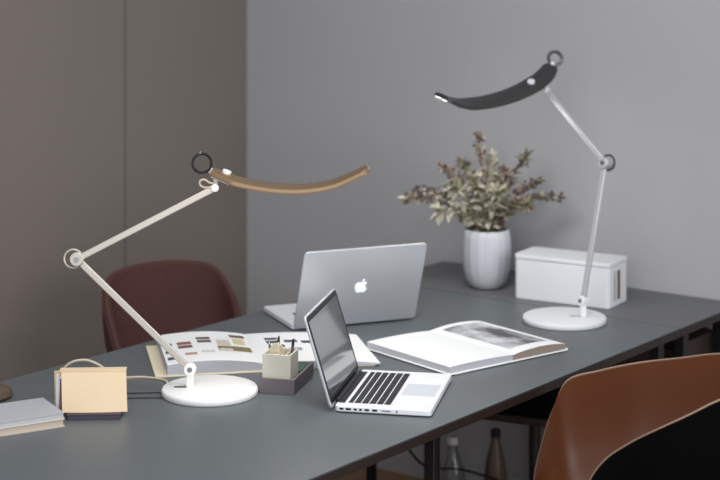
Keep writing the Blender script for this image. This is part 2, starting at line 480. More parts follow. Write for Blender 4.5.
    seg = top[1:max(4, int(n * 0.24))]
    vs = []; fs = []
    for p, h, up in seg:
        for (x, z) in ((-0.5, -0.45), (0.5, -0.45), (0.42, -1.5), (-0.42, -1.5)): vs.append(p + h * x + up * z * th)
    for i in range(len(seg) - 1):
        for k in range(4):
            l = (k + 1) % 4; fs.append((i * 4 + k, i * 4 + l, (i + 1) * 4 + l, (i + 1) * 4 + k))
    fs.append((0, 1, 2, 3)); fs.append(tuple((len(seg) - 1) * 4 + k for k in range(4)))
    mt.add(vs, fs); mt.build('head_mount', mB, r, org)
    # control ring at the end of the head
    rc, rax, rr = ringc
    rg = MB().ring(rc, rax, rr, ringr, 40, 10).build('control_ring', ringm, r, org)
    q = Vector((0, 0, 1)).rotation_difference(Vector(rax).normalized())
    MB().disc(Vector(rc) + Vector((-0.005, 0, rr + 0.003)), (0, 0, 1), 0.0028, 0.005, 12).build('ring_button', M_chrome, rg, org)
    conn = MB().tube([Vector(rc) + (top[0][0] - Vector(rc)).normalized() * rr * 0.95, top[1][0]], 0.007, 12)
    conn.build('ring_mount', mB, r, org)
    kp = Vector(knobp)
    i1 = min(range(n), key=lambda i: (C[i] - kp).length)
    kb = MB().disc(C[i1] + top[i1][2] * (th * 1.3 + 0.003), top[i1][2], 0.011, 0.009, 24).build('tilt_knob', mB, r, org, bevel=0.0015)
    # little cable loop from upper arm into the head
    if cable == 'loop':
        lp = [wrist + Vector((-0.004, -0.004, 0.004)), wrist + Vector((-0.022, -0.004, 0.001)), wrist + Vector((-0.035, 0, 0.006)), wrist + Vector((-0.036, 0, 0.016)),
              wrist + Vector((-0.026, 0, 0.020)), wrist + Vector((-0.012, 0, 0.012)), wrist + Vector((-0.002, 0, 0.012))]
        MB().tube(smoothpath(lp, 6), 0.0026, 8).build('cable_loop', M_cable, r, org)
    # the light the LED panel gives off, at the panel
    for f in (0.5, 0.68, 0.86):
        p, h, up = top[int((n - 1) * f)]
        d = bpy.data.lights.new('led_light', 'AREA'); d.shape = 'RECTANGLE'; d.size = 0.11; d.size_y = 0.06
        d.energy = power / 3; d.color = (1.0, 0.965, 0.92)
        lo = bpy.data.objects.new('led_light', d); COL.objects.link(lo); lo.parent = r
        lo.location = p - up * 0.009 - org
        tq = (C[min(int((n - 1) * f) + 1, n - 1)] - C[int((n - 1) * f) - 1]).normalized()
        yy = up.cross(tq).normalized()
        lo.rotation_euler = Matrix((tq, yy, up)).transposed().to_euler()
    return r

def at(px, py, Y): return ((px - 360) / 1700 * Y, Y, 1.84 - (py + 70) / 1700 * Y)

lamp('white desk lamp with a gold-brown curved head beside the open sample catalogue',
     (-0.356, 4.03, TOP), 0.114, (-0.403, 4.03, 0.799), (-0.674, 4.05, 1.056), (-0.348, 4.08, 1.221),
     [(-0.3569, 4.1, 1.2564), (-0.3254, 4.0971, 1.2447), (-0.289, 4.0943, 1.2319), (-0.2166, 4.0914, 1.2191), (-0.1443, 4.0886, 1.2159), (-0.0721, 4.0857, 1.2259), (-0.0192, 4.0829, 1.2468), (0.0216, 4.08, 1.2676)], R(2),
     ((-0.380, 4.09, 1.279), (0.12, -1, 0.05), 0.0225), M_white, M_cream, M_gold, M_black, (-0.319, 4.11, 1.255), 0.75, 'loop')
lamp('silver desk lamp with a dark charcoal curved head near the white box and vase',
     (0.574, 4.774, TOP), 0.117, (0.6257, 4.77, 0.799), (0.692, 4.80, 1.182), (0.547, 5.0, 1.369),
     [(0.5685, 5.06, 1.4322), (0.5338, 5.0133, 1.4006), (0.4675, 4.9667, 1.3678), (0.3907, 4.92, 1.3472), (0.3153, 4.8733, 1.3409),
      (0.2672, 4.8267, 1.3502), (0.2290, 4.78, 1.3694)], R(-17),
     ((0.583, 5.082, 1.456), (0.2, -1, 0.25), 0.0205), M_whiteb, M_silverarm, M_darkhead, M_gunmetal, (0.50, 4.99, 1.38), 0.9, '', 0.035, 0.0052)

# mains cable of the left lamp, looping up behind the tan folder
cp = [(-0.462, 4.075, TOP + 0.004), (-0.475, 4.14, TOP + 0.003), (-0.53, 4.17, TOP + 0.003), (-0.585, 4.16, TOP + 0.003), (-0.597, 4.08, TOP + 0.018),
      (-0.598, 4.02, TOP + 0.055), (-0.617, 4.0, TOP + 0.078), (-0.647, 4.0, TOP + 0.088), (-0.680, 4.0, TOP + 0.082), (-0.700, 4.0, TOP + 0.060),
      (-0.704, 3.99, TOP + 0.018), (-0.695, 4.0, TOP + 0.004), (-0.66, 4.03, TOP + 0.003)]
tag(MB().tube(smoothpath(cp, 10), 0.0031, 10).build('power_cable', M_cable), 'beige cable running from the white lamp base and looping up behind the tan folder', 'cable')
sp = [(-0.463, 4.035, TOP + 0.002), (-0.50, 4.035, TOP + 0.0015), (-0.56, 4.03, TOP + 0.0015), (-0.62, 4.02, TOP + 0.0015), (-0.69, 4.03, TOP + 0.0015)]  # cable shadows on the desk, modelled as thin dark tubes
sp2 = [(p[0], p[1] - 0.045 - 0.25 * (p[0] + 0.463) * 0.1, p[2]) for p in sp]
for p_, nm in ((sp, 'thin dark strip for the cable shadow between tan folder and lamp base, the one nearer the wall'),
               (sp2, 'thin dark strip for the cable shadow between tan folder and lamp base, the one nearer the viewer')):
    tag(MB().tube(smoothpath(p_, 6), 0.0012, 8).build('cable_shadow_strip', M_leg), nm, 'shadow')

# ------------------------------------------------------------------ open sample catalogue
def pageprof(x0, x1, t0, t1, tm, n=14):
    # closed outline: flat bottom, swelling top from outer edge x0 (height t0) to spine x1 (height t1)
    top = []
    for i in range(n + 1):
        f = i / n
        z = t0 + (t1 - t0) * f + tm * math.sin(math.pi * min(1, f * 1.0)) ** 0.8
        top.append((x0 + (x1 - x0) * f, z))
    return top
org = Vector((-0.238, 4.388, TOP))
ct = thing('open_catalogue', org, 'wide open sample catalogue with colour swatches behind the white lamp base', 'catalogue', R(11.5))
hw, hd = 0.272, 0.155
cvr = MB().prism([(-hw - 0.030, -hd - 0.004), (0.0, -hd - 0.004), (0.0, -hd + 0.003), (hw - 0.02, -hd + 0.003), (hw - 0.02, hd), (-hw - 0.030, hd)], 0.0, 0.0045)
cvr.build('cover', M_creamcard, ct, bevel=0.001)
def block(px0, px1, t0, t1, tm, skew, name, parent, msides=M_pageside, d0=-hd, d1=hd, z0=0.0045):
    top = pageprof(px0, px1, t0, t1, tm)
    m = MB(); n = len(top); vs = []; fs = []
    for (yy, sh) in ((d0, 0.0), (d1, skew)):
        for (x, z) in top: vs.append((x + sh, yy, z0 + z))
        for (x, z) in top: vs.append((x + sh, yy, z0))
    B = 2 * n
    for i in range(n - 1):
        m_ = 0
        fs.append((i, i + 1, B + i + 1, B + i))
    m.add(vs, fs, 0)
    o = len(fs)
    m.f += [(n + i + 1, n + i, B + n + i, B + n + i + 1) for i in range(n - 1)]; m.m += [1] * (n - 1)
    m.f += [(n + i, n + i + 1, i + 1, i) for i in range(n - 1)]; m.m += [1] * (n - 1)
    m.f += [(B + i, B + i + 1, B + n + i + 1, B + n + i) for i in range(n - 1)]; m.m += [1] * (n - 1)
    m.f += [(0, n, B + n, B), (n - 1, B + n - 1, B + 2 * n - 1, 2 * n - 1)] if False else [(n, 0, B, B + n), (n - 1, 2 * n - 1, B + 2 * n - 1, B + n - 1)]
    m.m += [1, 1]
    o = m.build(name, [M_page, msides], parent, angle=30)
    return o, (lambda x, y: (t0 + (t1 - t0) * ((x - px0) / (px1 - px0)) + tm * max(0, math.sin(math.pi * min(1, max(0, (x - px0) / (px1 - px0))))) ** 0.8) + z0)
lb, lz = block(-hw, -0.0398, 0.024, 0.018, 0.010, 0.0, 'page_block', ct)
rb, rz_ = block(hw - 0.008, -0.0396, 0.003, 0.018, 0.006, 0.0, 'page_block', ct)
SW = {}
def swatches(zf, items, parent, skewf):
    cols = []; m = MB(); mats = []
    for (x, y, wx, wy, rgb) in items:
        key = 'swatch_%d_%d_%d' % rgb
        if key not in MATS: mat(key, rgb, 0.8)
        if MATS[key] not in mats: mats.append(MATS[key])
        mi = mats.index(MATS[key]); nn = 4
        vs = []
        for j in range(2):
            for i in range(nn + 1):
                xx = x - wx / 2 + wx * i / nn; yy = y - wy / 2 + wy * j
                xx2 = xx + skewf * (yy + hd) / (2 * hd)
                vs.append((xx2, yy, zf(xx, yy) + 0.0005))
        m.add(vs, [(i, i + 1, nn + 2 + i, nn + 1 + i) for i in range(nn)], mi)
    m.build('printed_swatches', mats, parent, smooth=False)
dk1, dk2 = (70, 72, 84), (96, 92, 92)
it = [(-0.255, -0.10, 0.022, 0.026, dk1), (-0.255, -0.035, 0.022, 0.026, dk2), (-0.255, 0.035, 0.022, 0.026, (110, 106, 100)),
      (-0.205, -0.075, 0.030, 0.024, (190, 150, 132)), (-0.213, 0.0, 0.036, 0.028, (128, 84, 88)), (-0.213, 0.036, 0.036, 0.028, (150, 92, 92)),
      (-0.160, 0.045, 0.036, 0.026, (116, 92, 88)), (-0.160, 0.078, 0.036, 0.024, (104, 88, 84)), (-0.160, -0.06, 0.034, 0.022, (214, 208, 200)),
      (-0.112, 0.030, 0.034, 0.060, (206, 196, 182)), (-0.112, -0.045, 0.034, 0.03, (212, 204, 194)), (-0.089, -0.030, 0.085, 0.050, (132, 120, 80)),
      (-0.070, 0.050, 0.030, 0.060, (214, 200, 160)), (-0.068, 0.108, 0.040, 0.028, (112, 94, 84))]
swatches(lz, it, lb, 0.0)
it = [(0.02, 0.05, 0.034, 0.026, dk1), (0.02, 0.085, 0.034, 0.024, (82, 84, 92)), (0.03, 0.005, 0.03, 0.03, (92, 96, 104)), (0.068, 0.055, 0.034, 0.026, (78, 80, 92)),
      (0.110, 0.045, 0.030, 0.026, dk1), (0.02, -0.06, 0.034, 0.028, (170, 150, 140)), (0.068, -0.03, 0.034, 0.028, (150, 152, 156))]
swatches(rz_, it, rb, 0.0)

# ------------------------------------------------------------------ open photo book
A0 = R(38)
org = Vector((0.395, 4.36, TOP))
org = Vector((0.2140, 4.190, TOP)) + Vector((math.cos(A0), math.sin(A0), 0)) * 0.212 + Vector((-math.sin(A0), math.cos(A0), 0)) * 0.165
org = org + Vector((0.008, 0.004, 0))
ob = thing('open_book', org, 'thick open book with blank left page and grey photograph on its right page', 'book', A0)
MB().prism(rrect(-0.216, -0.170, 0.192, 0.170, 0.002), 0.0022, 0.0052).build('cover', M_page, ob, bevel=0.0008)
hd_save = hd; hd = 0.165
lb, lz = block(-0.212, -0.0005, 0.016, 0.014, 0.003, 0.0, 'page_block', ob, M_pageside, -0.165, 0.165, 0.0052)
rb, rz_ = block(0.187, 0.0005, 0.014, 0.013, 0.008, 0.0, 'page_block', ob, M_pagebrown, -0.165, 0.165, 0.0052)
m = MB(); nn = 14; vs = []
for j in (0, 1):
    for i in range(nn + 1):
        x = 0.026 + 0.135 * i / nn; y = -0.125 + 0.265 * j
        vs.append((x, y, rz_(x, y) + 0.0004))
m.add(vs, [(i, i + 1, nn + 2 + i, nn + 1 + i) for i in range(nn)])
def photo_mat():
    mm = bpy.data.materials.new('printed_photograph'); mm.use_nodes = True
    nt = mm.node_tree; b = nt.nodes['Principled BSDF']; b.inputs['Roughness'].default_value = 0.7
    tc = nt.nodes.new('ShaderNodeTexCoord')
    mp = nt.nodes.new('ShaderNodeMapping'); mp.inputs['Scale'].default_value = (10, 6, 1); mp.inputs['Location'].default_value = (0.4, 2.2, 0)
    n = nt.nodes.new('ShaderNodeTexNoise'); n.inputs['Scale'].default_value = 1.6; n.inputs['Detail'].default_value = 6
    cr = nt.nodes.new('ShaderNodeValToRGB')
    e = cr.color_ramp.elements
    e[0].position = 0.38; e[0].color = lin((84, 84, 88)); e[1].position = 0.62; e[1].color = lin((205, 205, 208))
    nt.links.new(tc.outputs['Object'], mp.inputs['Vector']); nt.links.new(mp.outputs[0], n.inputs['Vector'])
    nt.links.new(n.outputs['Fac'], cr.inputs[0]); nt.links.new(cr.outputs[0], b.inputs['Base Color'])
    return mm
m.build('photograph', photo_mat(), rb, smooth=False)
MB().tube([(0.191, -0.169, 0.006), (0.191, -0.157, 0.006)], 0.002, 8).build('corner_tip', M_page, ob)
o = MB().prism(rrect(-0.16, -0.15, 0.13, 0.15, 0.001, 1), 0.0, 0.0018).build('paper_sheet', M_page)
o.location = org + Vector((-0.026, -0.034, 0)); o.rotation_euler = (0, 0, A0 + R(2))
tag(o, 'white sheet sticking out from under the open photo book', 'paper')

# ------------------------------------------------------------------ desk tray, cup and pens
TR = R(-13.5)
org = Vector((-0.198, 4.028, TOP))
def loc2w(x, y, z=0): return org + Matrix.Rotation(TR, 3, 'Z') @ Vector((x, y, 0)) + Vector((0, 0, z))
ty = thing('desk_tray', org, 'taupe rectangular desk tray holding the ivory pen cup', 'tray', TR)
TL, TWD, TH = 0.175, 0.088, 0.036
m = MB(); m.prism(rrect(-TWD / 2, 0, TWD / 2, TL, 0.004), 0, 0.005)
m.build('tray_floor', M_tray, ty, bevel=0.001)
m = MB()
m.box((0, 0.003, TH / 2 + 0.0025), (TWD, 0.006, TH - 0.005)); m.box((0, TL - 0.003, TH / 2 + 0.0025), (TWD, 0.006, TH - 0.005))
m.box((-TWD / 2 + 0.003, TL / 2, TH / 2 + 0.0025), (0.006, TL - 0.012, TH - 0.005)); m.box((TWD / 2 - 0.003, TL / 2, TH / 2 + 0.0025), (0.006, TL - 0.012, TH - 0.005))
m.build('tray_wall', M_tray, ty, bevel=0.001)
# cup stands in the front of the tray
CW, CD, CH = 0.070, 0.070, 0.086
cupo = loc2w(-0.003, 0.044, 0.005)
cu = thing('pen_cup', cupo, 'square ivory pen cup standing in the front of the taupe tray', 'pen holder', TR)
m = MB()
for (x, y, sx, sy) in ((0, -CD / 2 + 0.002, CW, 0.004), (0, CD / 2 - 0.002, CW, 0.004), (-CW / 2 + 0.002, 0, 0.004, CD - 0.008), (CW / 2 - 0.002, 0, 0.004, CD - 0.008)):
    m.box((x, y, CH / 2 + 0.002), (sx, sy, CH - 0.004))
m.build('cup_wall', M_cup, cu, bevel=0.0008)
MB().box((0, 0, 0.002), (CW, CD, 0.004)).build('cup_base', M_cup, cu)
MB().box((0.012, 0.0, CH * 0.45 + 0.002), (0.003, CD - 0.010, CH * 0.84)).build('divider', M_cup, cu)
# rounded cream cards standing in the cup
for i, (y, sc_, lab) in enumerate(((0.008, 1.0, 'rounded cream card standing upright in the ivory cup, the taller one'), (-0.006, 0.86, 'rounded cream card standing upright in the ivory cup, the shorter one'))):
    m = MB(); pr = [(-0.024, 0.0), (0.022, 0.0)] if False else []
    pr = [(0.019 * math.cos(a), 0.083 * sc_ + 0.019 * math.sin(a)) for a in [math.pi * k / 14 for k in range(15)]]
    pr = [(0.019, 0.0045)] + pr + [(-0.019, 0.0045)]
    m.extr(pr, -0.0015, 0.0015)
    o = m.build('card', M_creamcard); o.location = cupo + Matrix.Rotation(TR, 3, 'Z') @ Vector((-0.011, y, 0)); o.rotation_euler = (0, 0, TR)
    tag(o, lab, 'card')
def pen(name, a, b, rad, m1, m2, lab, cat='pen'):
    a = cupo + Matrix.Rotation(TR, 3, 'Z') @ Vector(a); b = cupo + Matrix.Rotation(TR, 3, 'Z') @ Vector(b)
    r = thing(name, a, lab, cat)
    d = (b - a)
    MB().tube([a, a + d * 0.86], rad, 10).build('barrel', m1, r, a)
    MB().tube([a + d * 0.86, a + d * 0.97, b], [rad * 1.02, rad * 0.8, rad * 0.3], 10).build('tip', m2, r, a)
pen('pen', (-0.016, 0.024, 0.008), (-0.012, 0.028, 0.116), 0.0032, M_black, M_black, 'black pen standing upright at the middle of the ivory cup')
M_redp = mat('mauve_pencil', (112, 78, 80), 0.5)
pen('pencil', (0.020, 0.0, 0.008), (0.030, 0.010, 0.116), 0.0036, M_redp, M_black, 'mauve pencil leaning towards the laptop in the ivory cup', 'pencil')
pen('pen', (-0.024, 0.020, 0.008), (-0.036, 0.027, 0.102), 0.0030, M_leg, M_chrome, 'dark pen leaning left out of the ivory cup')
pen('pencil', (0.004, -0.022, 0.008), (0.000, -0.018, 0.112), 0.0034, mat('cream_pencil', (236, 220, 180), 0.5), M_creamcard, 'pale wooden pencil standing at the front of the ivory cup', 'pencil')
o = MB().prism(rrect(-0.035, 0, 0.035, 0.075, 0.003), 0, 0.030).build('notepad', M_green, bevel=0.001)
o.location = loc2w(0.0, 0.088, 0.005); o.rotation_euler = (0, 0, TR)
tag(o, 'dark green notepad lying in the tray behind the ivory cup', 'notepad')

# ------------------------------------------------------------------ tan folder on plum notebook, books at the left
pn = thing('notebook', (-0.60, 3.865, TOP), 'flat dark plum notebook under the tan leather folder', 'notebook', R(3))
MB().prism(rrect(-0.062, -0.050, 0.060, 0.045, 0.003), 0.0, 0.0025).build('cover', M_purple, pn)
MB().prism(rrect(-0.060, -0.048, 0.058, 0.043, 0.001, 1), 0.0025, 0.0095).build('page_block', mat('plum_pages', (86, 76, 90), 0.8), pn)
MB().prism(rrect(-0.062, -0.050, 0.060, 0.045, 0.003), 0.0095, 0.012).build('cover', M_purple, pn)
tf = thing('leather_folder', (-0.60, 3.865, TOP + 0.012), 'tan leather folder with white pages standing on the plum notebook', 'folder', R(3))
m = MB(); H = 0.083
def panel(x0, x1, yb, yt, z0, z1, th, xs=0.0, bow=0.0):
    mm = MB(); nx, nz = 10, 8; vs = []
    for side in (0, 1):
        for j in range(nz + 1):
            for i in range(nx + 1):
                f = i / nx; gz = j / nz
                x = x0 + (x1 - x0) * f + xs * gz
                y = yb + (yt - yb) * gz - bow * math.sin(math.pi * f) * (1 - gz * 0.6) + side * th
                vs.append((x, y, z0 + (z1 - z0) * gz))
    n1 = (nx + 1) * (nz + 1); fs = []
    for s_ in (0, 1):
        for j in range(nz):
            for i in range(nx):
                a = s_ * n1 + j * (nx + 1) + i; q = (a, a + 1, a + nx + 2, a + nx + 1)
                fs.append(q if s_ == 0 else q[::-1])
    for i in range(nx):
        fs.append((i, n1 + i, n1 + i + 1, i + 1)); a = nz * (nx + 1) + i; fs.append((a, a + 1, n1 + a + 1, n1 + a))
    for j in range(nz):
        a = j * (nx + 1); fs.append((a, a + nx + 1, n1 + a + nx + 1, n1 + a)); a += nx; fs.append((a, n1 + a, n1 + a + nx + 1, a + nx + 1))
    return mm.add(vs, fs)
panel(-0.073, 0.073, -0.028, 0.004, 0.0, H, 0.003, -0.006, 0.004).build('front_flap', M_tan, tf)
panel(-0.098, 0.066, 0.038, 0.030, 0.0, H - 0.004, 0.003).build('back_flap', M_tan, tf)
panel(-0.092, 0.062, 0.010, 0.018, 0.0, H - 0.012, 0.014, 0.0).build('page_block', M_page, tf)
panel(-0.083, 0.058, -0.006, 0.010, 0.0, H - 0.018, 0.006, 0.0).build('inner_card', M_redp, tf)
m = MB(); m.extr([(-0.084, H), (-0.084, H + 0.0025), (0.067, H + 0.0025), (0.067, H)], 0.003, 0.034)
m.build('spine', M_tan, tf, bevel=0.001)

BA = R(30)
bk = thing('book', (-0.653, 3.765, TOP), 'beige thick book lying at the lower left corner under a grey notebook', 'book', BA)
MB().prism(rrect(-0.26, 0.0, 0.0, 0.150, 0.003), 0, 0.002).build('cover', M_beigebook, bk)
MB().prism(rrect(-0.257, 0.003, -0.003, 0.147, 0.001, 1), 0.002, 0.016).build('page_block', M_beigebook, bk)
MB().prism(rrect(-0.26, 0.0, 0.0, 0.150, 0.003), 0.016, 0.018).build('cover', mat('cream_cover', (206, 196, 184), 0.6), bk, bevel=0.0006)
gb = thing('notebook', (-0.655, 3.770, TOP + 0.0182), 'blue-grey notebook lying on the beige book at the lower left', 'notebook', BA)
MB().prism(rrect(-0.25, 0.0, 0.0, 0.142, 0.003), 0, 0.0015).build('cover', M_greybook, gb)
MB().prism(rrect(-0.248, 0.002, -0.002, 0.140, 0.001, 1), 0.0015, 0.0095).build('page_block', M_pageside, gb)
MB().prism(rrect(-0.25, 0.0, 0.0, 0.142, 0.003), 0.0095, 0.0115).build('cover', M_greybook, gb, bevel=0.0006)
po = MB(); po.lathe([(0.001, 0), (0.052, 0), (0.058, 0.008), (0.054, 0.020), (0.036, 0.029), (0.001, 0.032)], (0, 0, 0), 28, flute=lambda k, z: 1 + 0.05 * math.sin(3 * k / 28 * 2 * math.pi))
o = po.build('pouch', M_brownpouch); o.location = (-0.875, 3.99, TOP)
tag(o, 'small rounded brown suede pouch on the desk at the left picture edge', 'pouch')

# ------------------------------------------------------------------ white storage box
BXA = math.atan2(-(5.08 - 4.934), 0.714 - 0.466)
bx = thing('storage_box', (0.456, 5.078, TOP), 'white rounded storage box with a lid and brown handle slot on the grey table', 'box', BXA)
L_, Dp, Hh = 0.310, 0.150, 0.132
MB().prism(rrect(0.003, 0.003, L_ - 0.003, Dp - 0.003, 0.014, 8), 0.0, 0.119).build('body', M_whiteb, bx, bevel=0.003, seg=3)
MB().prism(rrect(0.001, 0.001, L_ - 0.001, Dp - 0.001, 0.016, 8), 0.1205, Hh).build('lid', M_whiteb, bx, bevel=0.0015, seg=2)
hm = MB().box((L_ - 0.0035, Dp * 0.5, 0.060), (0.003, 0.022, 0.085)).build('handle_slot', mat('brown_strap', (112, 92, 82), 0.7), bx, bevel=0.001)
MB().box((L_ - 0.0035, Dp * 0.5 - 0.030, 0.060), (0.002, 0.010, 0.085)).build('side_groove', mat('grey_groove', (150, 152, 156), 0.6), bx)

# ------------------------------------------------------------------ vase and dried flowers
VC = Vector((0.390, 5.235, TOP))
vs_ = thing('vase', VC, 'white ribbed ceramic vase holding the dried flowers on the grey table', 'vase')
vp = [(0.001, 0.0), (0.038, 0.0), (0.050, 0.006), (0.062, 0.025), (0.071, 0.055), (0.0755, 0.095), (0.0755, 0.125), (0.073, 0.155), (0.069, 0.178),
      (0.066, 0.180), (0.063, 0.177), (0.067, 0.150), (0.069, 0.11), (0.060, 0.04), (0.03, 0.012), (0.001, 0.010)]
MB().lathe(vp, VC, 96, flute=lambda k, z: 1 + 0.011 * math.cos(k / 96 * 2 * math.pi * 16) * min(1, max(0, z / 0.03))).build('vase_body', M_vase, vs_, VC, angle=60)
rnd = random.Random(7)
def leaf(m, p, d, L, wd, mi, curl=0.3):
    d = Vector(d).normalized()
    sd = d.cross(Vector((rnd.uniform(-.4, .4), rnd.uniform(-1, .2), 1))).normalized()
    up = sd.cross(d).normalized()
    rows = [(0, 0.10), (0.22, 0.75), (0.5, 1.0), (0.78, 0.72), (1.0, 0.08)]
    vs = []
    for f, ww in rows:
        c = Vector(p) + d * L * f - up * curl * L * f * f * 0.6
        vs += [c - sd * wd * ww + up * wd * 0.35 * ww, c, c + sd * wd * ww + up * wd * 0.35 * ww]
    fs = []
    for i in range(4):
        for k in range(2):
            a = i * 3 + k; fs.append((a, a + 1, a + 4, a + 3))
    m.add(vs, fs, mi)
# sprig tips as offsets from the vase mouth (x to the right, y away, z up) and what each carries
SP = [((-0.248, -0.01, 0.075), 'm', 'long mauve-brown sprig reaching furthest left out of the vase'),
      ((-0.215, 0.04, 0.095), 'm', 'mauve sprig left of the vase, just above the longest left one'),
      ((-0.130, 0.02, 0.165), 'm', 'brown-budded sprig rising to the upper left of the vase'),
      ((-0.105, -0.03, 0.115), 'c', 'cream-leaved sprig spreading left over the vase rim'),
      ((-0.022, 0.02, 0.262), 'm', 'tallest straight sprig rising above the middle of the vase'),
      ((-0.035, -0.05, 0.140), 'c', 'cream-leaved sprig at the front centre of the bouquet'),
      ((0.030, -0.05, 0.110), 'c', 'pale-leaved sprig drooping over the front of the vase'),
      ((0.060, 0.03, 0.160), 'm', 'brown-budded sprig right of the centre of the bouquet'),
      ((0.125, 0.02, 0.205), 'g', 'pointed green sprig rising to the upper right'),
      ((0.165, 0.0, 0.125), 'm', 'mauve-budded sprig leaning right beneath the green one'),
      ((0.225, 0.03, 0.070), 'm', 'sprig reaching furthest right towards the white box'),
      ((0.120, -0.04, 0.065), 'g', 'green-brown sprig low on the right of the vase rim'),
      ((-0.070, 0.06, 0.180), 'g', 'green-brown sprig at the back left of the bouquet'),
      ((0.020, 0.06, 0.190), 'c', 'cream sprig at the back centre of the bouquet'),
      ((-0.150, -0.04, 0.045), 'c', 'cream-leaved sprig hanging low to the left of the vase')]
for i, (tip, kd, lab) in enumerate(SP):
    a = rnd.uniform(0, 6.28); mouth = VC + Vector((tip[0] * 0.16, tip[1] * 0.3, 0.178))
    foot = VC + Vector((-tip[0] * 0.08 + 0.012 * math.cos(a), 0.012 * math.sin(a), 0.02))
    T_ = VC + Vector((tip[0], tip[1], 0.195 + tip[2] * 1.02))
    midp = mouth.lerp(T_, 0.5) + Vector((0, 0, 0.018 + 0.10 * abs(tip[0])))
    path = smoothpath([foot, mouth, midp, T_], 8)
    r = thing('flower_sprig', foot, lab, 'dried flower', group='dried flowers in the vase')
    rad = [0.0022 - 0.0014 * k / (len(path) - 1) for k in range(len(path))]
    MB().tube(path, rad, 6).build('stem', M_stem, r, foot)
    fo = MB(); bu = MB()
    seg = path[8:]
    tot = len(seg)
    for k, p in enumerate(seg):
        t = (seg[min(k + 1, tot - 1)] - seg[max(k - 1, 0)]).normalized()
        f = k / tot
        nL = 4 if kd != 'm' else 3
        for q in range(nL):
            dv = t * rnd.uniform(0.2, 1.0) + Vector((rnd.uniform(-1, 1), rnd.uniform(-1, .6), rnd.uniform(-.7, .8)))
            if kd == 'c': L, wd_, mi = rnd.uniform(0.028, 0.046), rnd.uniform(0.006, 0.010), (0 if rnd.random() < 0.8 else 2)
            elif kd == 'g': L, wd_, mi = rnd.uniform(0.026, 0.040), rnd.uniform(0.004, 0.007), (2 if rnd.random() < 0.7 else 1)
            else: L, wd_, mi = rnd.uniform(0.016, 0.030), rnd.uniform(0.006, 0.010), (1 if rnd.random() < 0.65 else 0)
            leaf(fo, p, dv, L, wd_, mi)
        nb = {'m': 3, 'c': 0, 'g': 1}[kd]
        for q in range(nb):
            if rnd.random() < 0.3 + 0.7 * f:
                off = Vector((rnd.uniform(-1, 1), rnd.uniform(-1, 1), rnd.uniform(-.6, 1))) * 0.018
                c = p + off; rr = rnd.uniform(0.0035, 0.0068)
                bu.sphere(c, rr, (1, 1, rnd.uniform(.8, 1.3)), 8, 0)
                bu.tube([p, c], 0.0007, 4, mi=1)
    fo.build('foliage', [M_leafA, M_leafB, M_leafC], r, foot)
    if bu.v: bu.build('buds', [M_bud, M_stem], r, foot)

# ------------------------------------------------------------------ shell chairs
def shell(rim, cf, cbk, root, org, m_in, m_out, m_rim, th=0.012, gather=0.6, zseat=0.44, nv=12, piping=0.004, cush=0.0):
    Rm = smoothpath(rim, 5); n = len(Rm)
    cf, cbk = Vector(cf), Vector(cbk)
    grid = []
    for i, p in enumerate(Rm):
        f = i / (n - 1); g_ = math.sin(math.pi * f)
        c = cf.lerp(cbk, g_)
        knee = Vector((c.x + (p.x - c.x) * 0.86, c.y + (p.y - c.y) * 0.86, zseat + 0.03 + max(0, (p.z - zseat)) * 0.02))
        col = []
        for j in range(nv + 1):
            t = j / nv; u = 1 - t
            k1 = p.lerp(Vector((p.x, p.y, knee.z)), 0.6)
            q = u**3 * p + 3 * u*u*t * k1 + 3 * u*t*t * knee + t**3 * c
            col.append(q)
        grid.append(col)
    # normals by differences
    nrm = [[None] * (nv + 1) for _ in range(n)]
    for i in range(n):
        for j in range(nv + 1):
            a = grid[min(i + 1, n - 1)][j] - grid[max(i - 1, 0)][j]
            b = grid[i][min(j + 1, nv)] - grid[i][max(j - 1, 0)]
            k = a.cross(b)
            nrm[i][j] = k.normalized() if k.length > 1e-9 else Vector((0, 0, -1))
    inside = (cf + cbk) / 2 + Vector((0, 0, 0.25))
    m0 = n // 2
    if nrm[m0][3].dot(inside - grid[m0][3]) > 0: sgn = -1
    else: sgn = 1
    def surf(off, name, mt):
        m = MB(); vs = []
        for k_ in (0, 1):
            o_ = off[k_]
            for i in range(n):
                for j in range(nv + 1):
                    vs.append(grid[i][j] + nrm[i][j] * sgn * o_)
        F = n * (nv + 1); fs = []
        for k_ in (0, 1):
            for i in range(n - 1):
                for j in range(nv):
                    a = k_ * F + i * (nv + 1) + j
                    q = (a, a + 1, a + nv + 2, a + nv + 1); fs.append(q if k_ else q[::-1])
        for i in range(n - 1):
            a = i * (nv + 1); fs.append((a, a + nv + 1, F + a + nv + 1, F + a))
        for i in (0, n - 1):
            for j in range(nv):
                a = i * (nv + 1) + j; fs.append((a, a + 1, F + a + 1, F + a))
        m.add(vs, fs); return m.build(name, mt, root, org, angle=70)
    surf((0.0, th * 0.45), 'inner_shell', m_in)
    surf((th * 0.47, th), 'outer_shell', m_out)
    if piping:
        MB().tube([grid[i][0] + nrm[i][0] * sgn * th * 0.5 + Vector((0, 0, 0.001)) for i in range(n)], piping, 8).build('rim_piping', m_rim, root, org)
def chair_legs(root, org, pts, ztop, m, r0=0.012, r1=0.009):
    for (ax, ay, bx_, by_) in pts:
        MB().tube([(ax, ay, ztop), (bx_, by_, 0.0)], [r0, r1], 12).build('leg', m, root, org)

